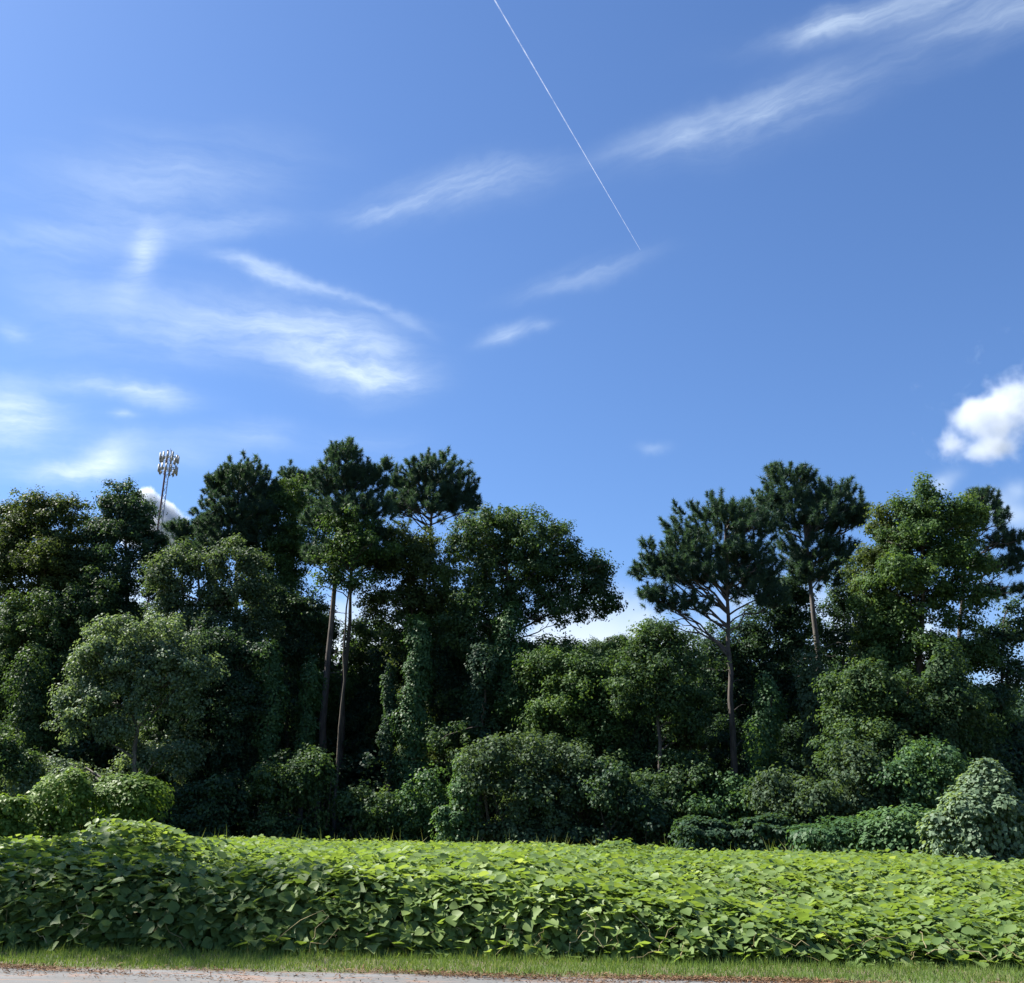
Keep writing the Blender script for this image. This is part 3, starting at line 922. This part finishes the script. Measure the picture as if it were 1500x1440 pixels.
shrub('shrub', 'shaded bush at the foot of the broad vine curtain', 46, [(320, 1180, 50, 40), (280, 1200, 40, 30)], 'dark', kind='broad', lai=3.6)
shrub('shrub', 'spiky topped dark bush below the tall leafy vine column', 46, [(622, 1185, 32, 40), (600, 1200, 24, 30)], 'vine', kind='broad', lai=3.6)
shrub('shrub', 'small fresh green bush beside the big pale shrub', 44, [(668, 1205, 24, 28), (680, 1165, 22, 44)], 'vine', tone_mu=.6)
shrub('shrub', 'big pale leaved shrub with an uneven top, centre of the wood edge', 44, [(735, 1110, 40, 32), (790, 1115, 40, 36), (700, 1130, 30, 34), (770, 1165, 60, 44), (845, 1130, 40, 34), (830, 1180, 50, 40)], 'grey', kind='broad', lai=3.4, tone_mu=.35)
shrub('shrub', 'dark low bush right of the big pale shrub', 43, [(905, 1180, 44, 50), (945, 1205, 40, 30)], 'dark', kind='broad', lai=3.6)
shrub('shrub', 'small round bush left of the wide pine trunk', 44, [(1010, 1150, 36, 40), (990, 1190, 40, 34)], 'oak', kind='broad', lai=3.6)
shrub('shrub', 'bush leaning on the foot of the wide pine trunk', 43, [(1085, 1180, 36, 40), (1050, 1205, 40, 28)], 'vine', kind='broad', lai=3.6)
shrub('shrub', 'glossy leaved bush in the middle of the right edge thicket', 40, [(1150, 1170, 34, 34), (1170, 1210, 50, 28)], 'grey', tone_mu=.3, kind='broad', lai=3.6)
shrub('shrub', 'tall glossy bush heaped with vines below the tall grey pine', 39, [(1255, 1150, 50, 46), (1215, 1185, 40, 34), (1285, 1195, 40, 34)], 'grey', tone_mu=.38, kind='broad', lai=3.6)
shrub('shrub', 'dark leafy bush behind the sunlit vine cone', 38, [(1370, 1140, 44, 50), (1330, 1170, 40, 44)], 'vine', kind='broad', lai=3.6)
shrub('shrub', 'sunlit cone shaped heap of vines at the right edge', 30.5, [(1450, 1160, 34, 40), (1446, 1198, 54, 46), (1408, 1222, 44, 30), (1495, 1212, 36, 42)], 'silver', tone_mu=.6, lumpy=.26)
shrub('shrub', 'low broad heap of vines left of the sunlit cone', 33.5, [(1350, 1222, 62, 36), (1310, 1232, 40, 22)], 'vine', tone_mu=.65)
shrub('shrub', 'flat dark heap of vines at the field edge below the glossy bush', 35, [(1235, 1228, 62, 22)], 'vine')
shrub('shrub', 'low mat of vines at the field edge under the wide pine', 38, [(1110, 1222, 56, 22), (1040, 1222, 44, 18)], 'dark')
print('faces', sum(COUNT.values()), COUNT)


def shade_tree():
    base = np.array([-19.0, 19.6, 0.0])
    cr = [(base + (dx, dy, z), np.array(r)) for dx, dy, z, r in ((0, 0, 13.5, (5.6, 2.0, 4.4)), (-1, .3, 17.5, (4.0, 1.8, 2.4)), (2.2, -.4, 10.0, (3.0, 1.8, 2.2)), (-3, .3, 9.5, (3, 1.8, 2.2)))]
    (V, F, T), tips = broad_crown(cr, .55, .22, .14, .8)
    root = empty('broadleaf_tree', base, 'big roadside tree out of view on the left that shades the near vines', 'tree', BROAD)
    link('crown', raw_mesh('crown', V - base, F, M['oak'], T), root)
    path = np.array([base + UP * z for z in np.linspace(0, 18, 8)])
    tr = np.linspace(.3, .05, 8)
    tv = join([tube(path, tr, 9)] + limbs(path, tr, tips, 30))
    link('trunk', raw_mesh('trunk', tv[0] - base, tv[1], M['greybark'], None, True), root)
shade_tree()
# ------------------------------------------------------------------ cell tower
TY = 150.0
tb, tt = at(236, 800, TY), at(251.5, 660, TY)
tbase = np.array([tt[0] - .2, TY, 0.0])
H = tt[2]
steel_dark = plain_material('rusty_steel', (.16, .10, .10), .6, .4)
steel_pale = plain_material('galvanised_steel', (.26, .27, .29), .55, .3)
panel_mat = plain_material('antenna_panel_white', (.34, .35, .345), .6)
tower = empty('cell_tower', tbase, 'tall thin lattice cell tower with two tiers of antennas behind the wood', 'cell tower')

def box(c, sx, sy, sz, rz=0.0):
    v = np.array([[x, y, z] for x in (-.5, .5) for y in (-.5, .5) for z in (-.5, .5)]) * [sx, sy, sz]
    cs, sn = math.cos(rz), math.sin(rz)
    v = np.stack([v[:, 0] * cs - v[:, 1] * sn, v[:, 0] * sn + v[:, 1] * cs, v[:, 2]], 1) + np.asarray(c)
    f = np.array([[0, 1, 3, 2], [4, 6, 7, 5], [0, 4, 5, 1], [2, 3, 7, 6], [0, 2, 6, 4], [1, 5, 7, 3]])
    return v, f, np.zeros(8)

legs = [np.array([.36 * math.cos(a), .36 * math.sin(a), 0]) for a in (math.radians(200), math.radians(320), math.radians(80))]
def rod(a, b, r, s=5):
    return tube(np.array([a, b], float), [r, r], s)
for k, l in enumerate(legs):
    me = rod(l, l + UP * H, .15 if k == 0 else .07)
    link('leg', raw_mesh('leg', me[0], me[1], steel_dark if k == 0 else steel_pale), tower)
br = []
zz = np.arange(0, H, 1.1)
for a, z in enumerate(zz[:-1]):
    for k in range(3):
        p, q_ = legs[k], legs[(k + 1) % 3]
        br.append(rod(p + UP * z, q_ + UP * (z + 1.1), .03, 4) if a % 2 else rod(q_ + UP * z, p + UP * (z + 1.1), .03, 4))
V, F, _ = join(br)
link('brace', raw_mesh('brace', V, F, steel_pale), tower)
for zt in (H - 1.2, H - 3.0):
    fr = []
    R = 1.35
    for k in range(3):
        a0, a1 = math.radians(90 + 120 * k), math.radians(90 + 120 * (k + 1))
        p, q_ = np.array([R * math.cos(a0), R * math.sin(a0), zt]), np.array([R * math.cos(a1), R * math.sin(a1), zt])
        fr += [rod(p, q_, .045), rod(p - UP * .7, q_ - UP * .7, .035), rod(np.array([0, 0, zt]), p, .05)]
    V, F, _ = join(fr)
    link('platform', raw_mesh('platform', V, F, steel_pale), tower)
    for k in range(12):
        a = math.radians(30 * k + 8)
        rr = 1.35 + .12 * (k % 2)
        c = (rr * math.cos(a), rr * math.sin(a), zt - .15 + rng.uniform(-.12, .12))
        parts = [box(c, .14, .26, 1.25 * rng.uniform(.8, 1.1), a), rod(np.array(c) * [.93, .93, 1] - UP * .8, np.array(c) * [.93, .93, 1] + UP * .8, .03), box((c[0] * .85, c[1] * .85, c[2] - .25), .16, .2, .4, a)]
        V, F, _ = join(parts[:1] + parts[2:])
        link('antenna_panel', raw_mesh('antenna_panel', V, F, panel_mat), tower)
        link('mounting_pipe', raw_mesh('mounting_pipe', parts[1][0], parts[1][1], steel_pale), tower)
link('lightning_rod', raw_mesh('lightning_rod', *rod((0, 0, H - .2), (0, 0, H + .35), .025)[:2], steel_dark), tower)

# ------------------------------------------------------------------ clouds and the contrail
def trail_material():
    m, q = material('ice_trail')
    d = q.node('ShaderNodeBsdfDiffuse')
    d.inputs['Color'].default_value = (.8, .8, .8, 1)
    t = q.node('ShaderNodeBsdfTranslucent')
    t.inputs['Color'].default_value = (.8, .8, .8, 1)
    a = q.node('ShaderNodeMixShader')
    q.l.new(d.outputs[0], a.inputs[1])
    q.l.new(t.outputs[0], a.inputs[2])
    tr = q.node('ShaderNodeBsdfTransparent')
    n = q.noise(q.node('ShaderNodeTexCoord').outputs['Object'], .01, 5, .6).outputs['Fac']
    b = q.node('ShaderNodeMixShader')
    q.put(b.inputs[0], q.mapr(n, .25, .75, .04, .19))
    q.l.new(tr.outputs[0], b.inputs[1])
    q.l.new(a.outputs[0], b.inputs[2])
    o = q.node('ShaderNodeOutputMaterial')
    q.l.new(b.outputs[0], o.inputs['Surface'])
    return m

import bmesh
def cloud(label, Y, puffs, density, k=1.1, scale=.012, lo_=.8, hi_=1.75):
    """one hull of vapour; its density swells round the puffs and breaks up into curls at the rim"""
    c0, _ = solid(puffs[0], Y)
    cr = [solid((*p[:4], p[4] if len(p) > 4 else 0.0), Y) for p in puffs]
    lo = np.min([c - 1.9 * r for c, r in cr], 0) - c0
    hi = np.max([c + 1.9 * r for c, r in cr], 0) - c0
    m, q = material('cloud_vapour')
    tc = q.node('ShaderNodeTexCoord').outputs['Object']
    acc = None
    for c, r in cr:
        d = q.vec('DIVIDE', q.vec('SUBTRACT', tc, tuple(c - c0)), tuple(r))
        e = q.math('POWER', .42, q.vec('DOT_PRODUCT', d, d))
        acc = e if acc is None else q.math('ADD', acc, e)
    n = q.noise(tc, scale, 8, .58, .2).outputs['Fac']
    f = q.math('MULTIPLY_ADD', q.math('SUBTRACT', n, .5), k * 2.0, acc)
    vs = q.node('ShaderNodeVolumePrincipled')
    vs.inputs['Color'].default_value = (.80, .83, .87, 1)
    vs.inputs['Anisotropy'].default_value = 0.0
    q.put(vs.inputs['Density'], q.math('MULTIPLY', q.mapr(f, lo_, hi_), density))
    o = q.node('ShaderNodeOutputMaterial')
    q.l.new(vs.outputs[0], o.inputs['Volume'])
    bm = bmesh.new()
    bmesh.ops.create_icosphere(bm, subdivisions=4, radius=1.0)
    V = np.array([p.co[:] for p in bm.verts]) * (hi - lo) / 2 * 1.08 + (hi + lo) / 2
    F = np.array([[w.index for w in p.verts] for p in bm.faces])
    bm.free()
    ob = link('cloud', raw_mesh('cloud', V, F, m, None, True), None, c0)
    return tag(ob, label, 'cloud')

cloud('white puffy cloud cut by the right edge of the sky', 1500, [(1468, 592, 40, 38), (1440, 622, 40, 30), (1392, 618, 20, 14), (1392, 648, 22, 12), (1450, 657, 40, 10), (1530, 590, 56, 50), (1425, 600, 18, 12)], .028, 2.2, .02, .68, 2.2)
cloud('small bright white cloud behind the dark pointed tree and cell tower', 1500, [(213, 728, 15, 15), (232, 754, 20, 22), (222, 777, 40, 22), (247, 777, 14, 16)], .15, .9, .024, .45, .9)

A, B = ray(713, -20) , ray(938, 366)
pa, pb = A * (6000 / A[2]) * 1.0, B * (6000 / B[2])
pts = np.array([pa + (pb - pa) * t for t in np.linspace(0, 1, 24)])
rad = np.linspace(5.4, 2.2, 24) * (1 + .12 * sin_noise(np.arange(24.0), 1.5, 77))
rad[-1] = 1.0
c0 = pts[12]
V, F, T = tube(pts - c0, rad, 12)
caps = [np.arange(11, -1, -1), np.arange(12) + 23 * 12]
me = bpy.data.meshes.new('contrail')
me.from_pydata(V.tolist(), [], F.tolist() + [c.tolist() for c in caps])
me.materials.append(trail_material())
tag(link('contrail', me, None, c0), 'thin straight white aircraft trail crossing the blue sky', 'contrail')
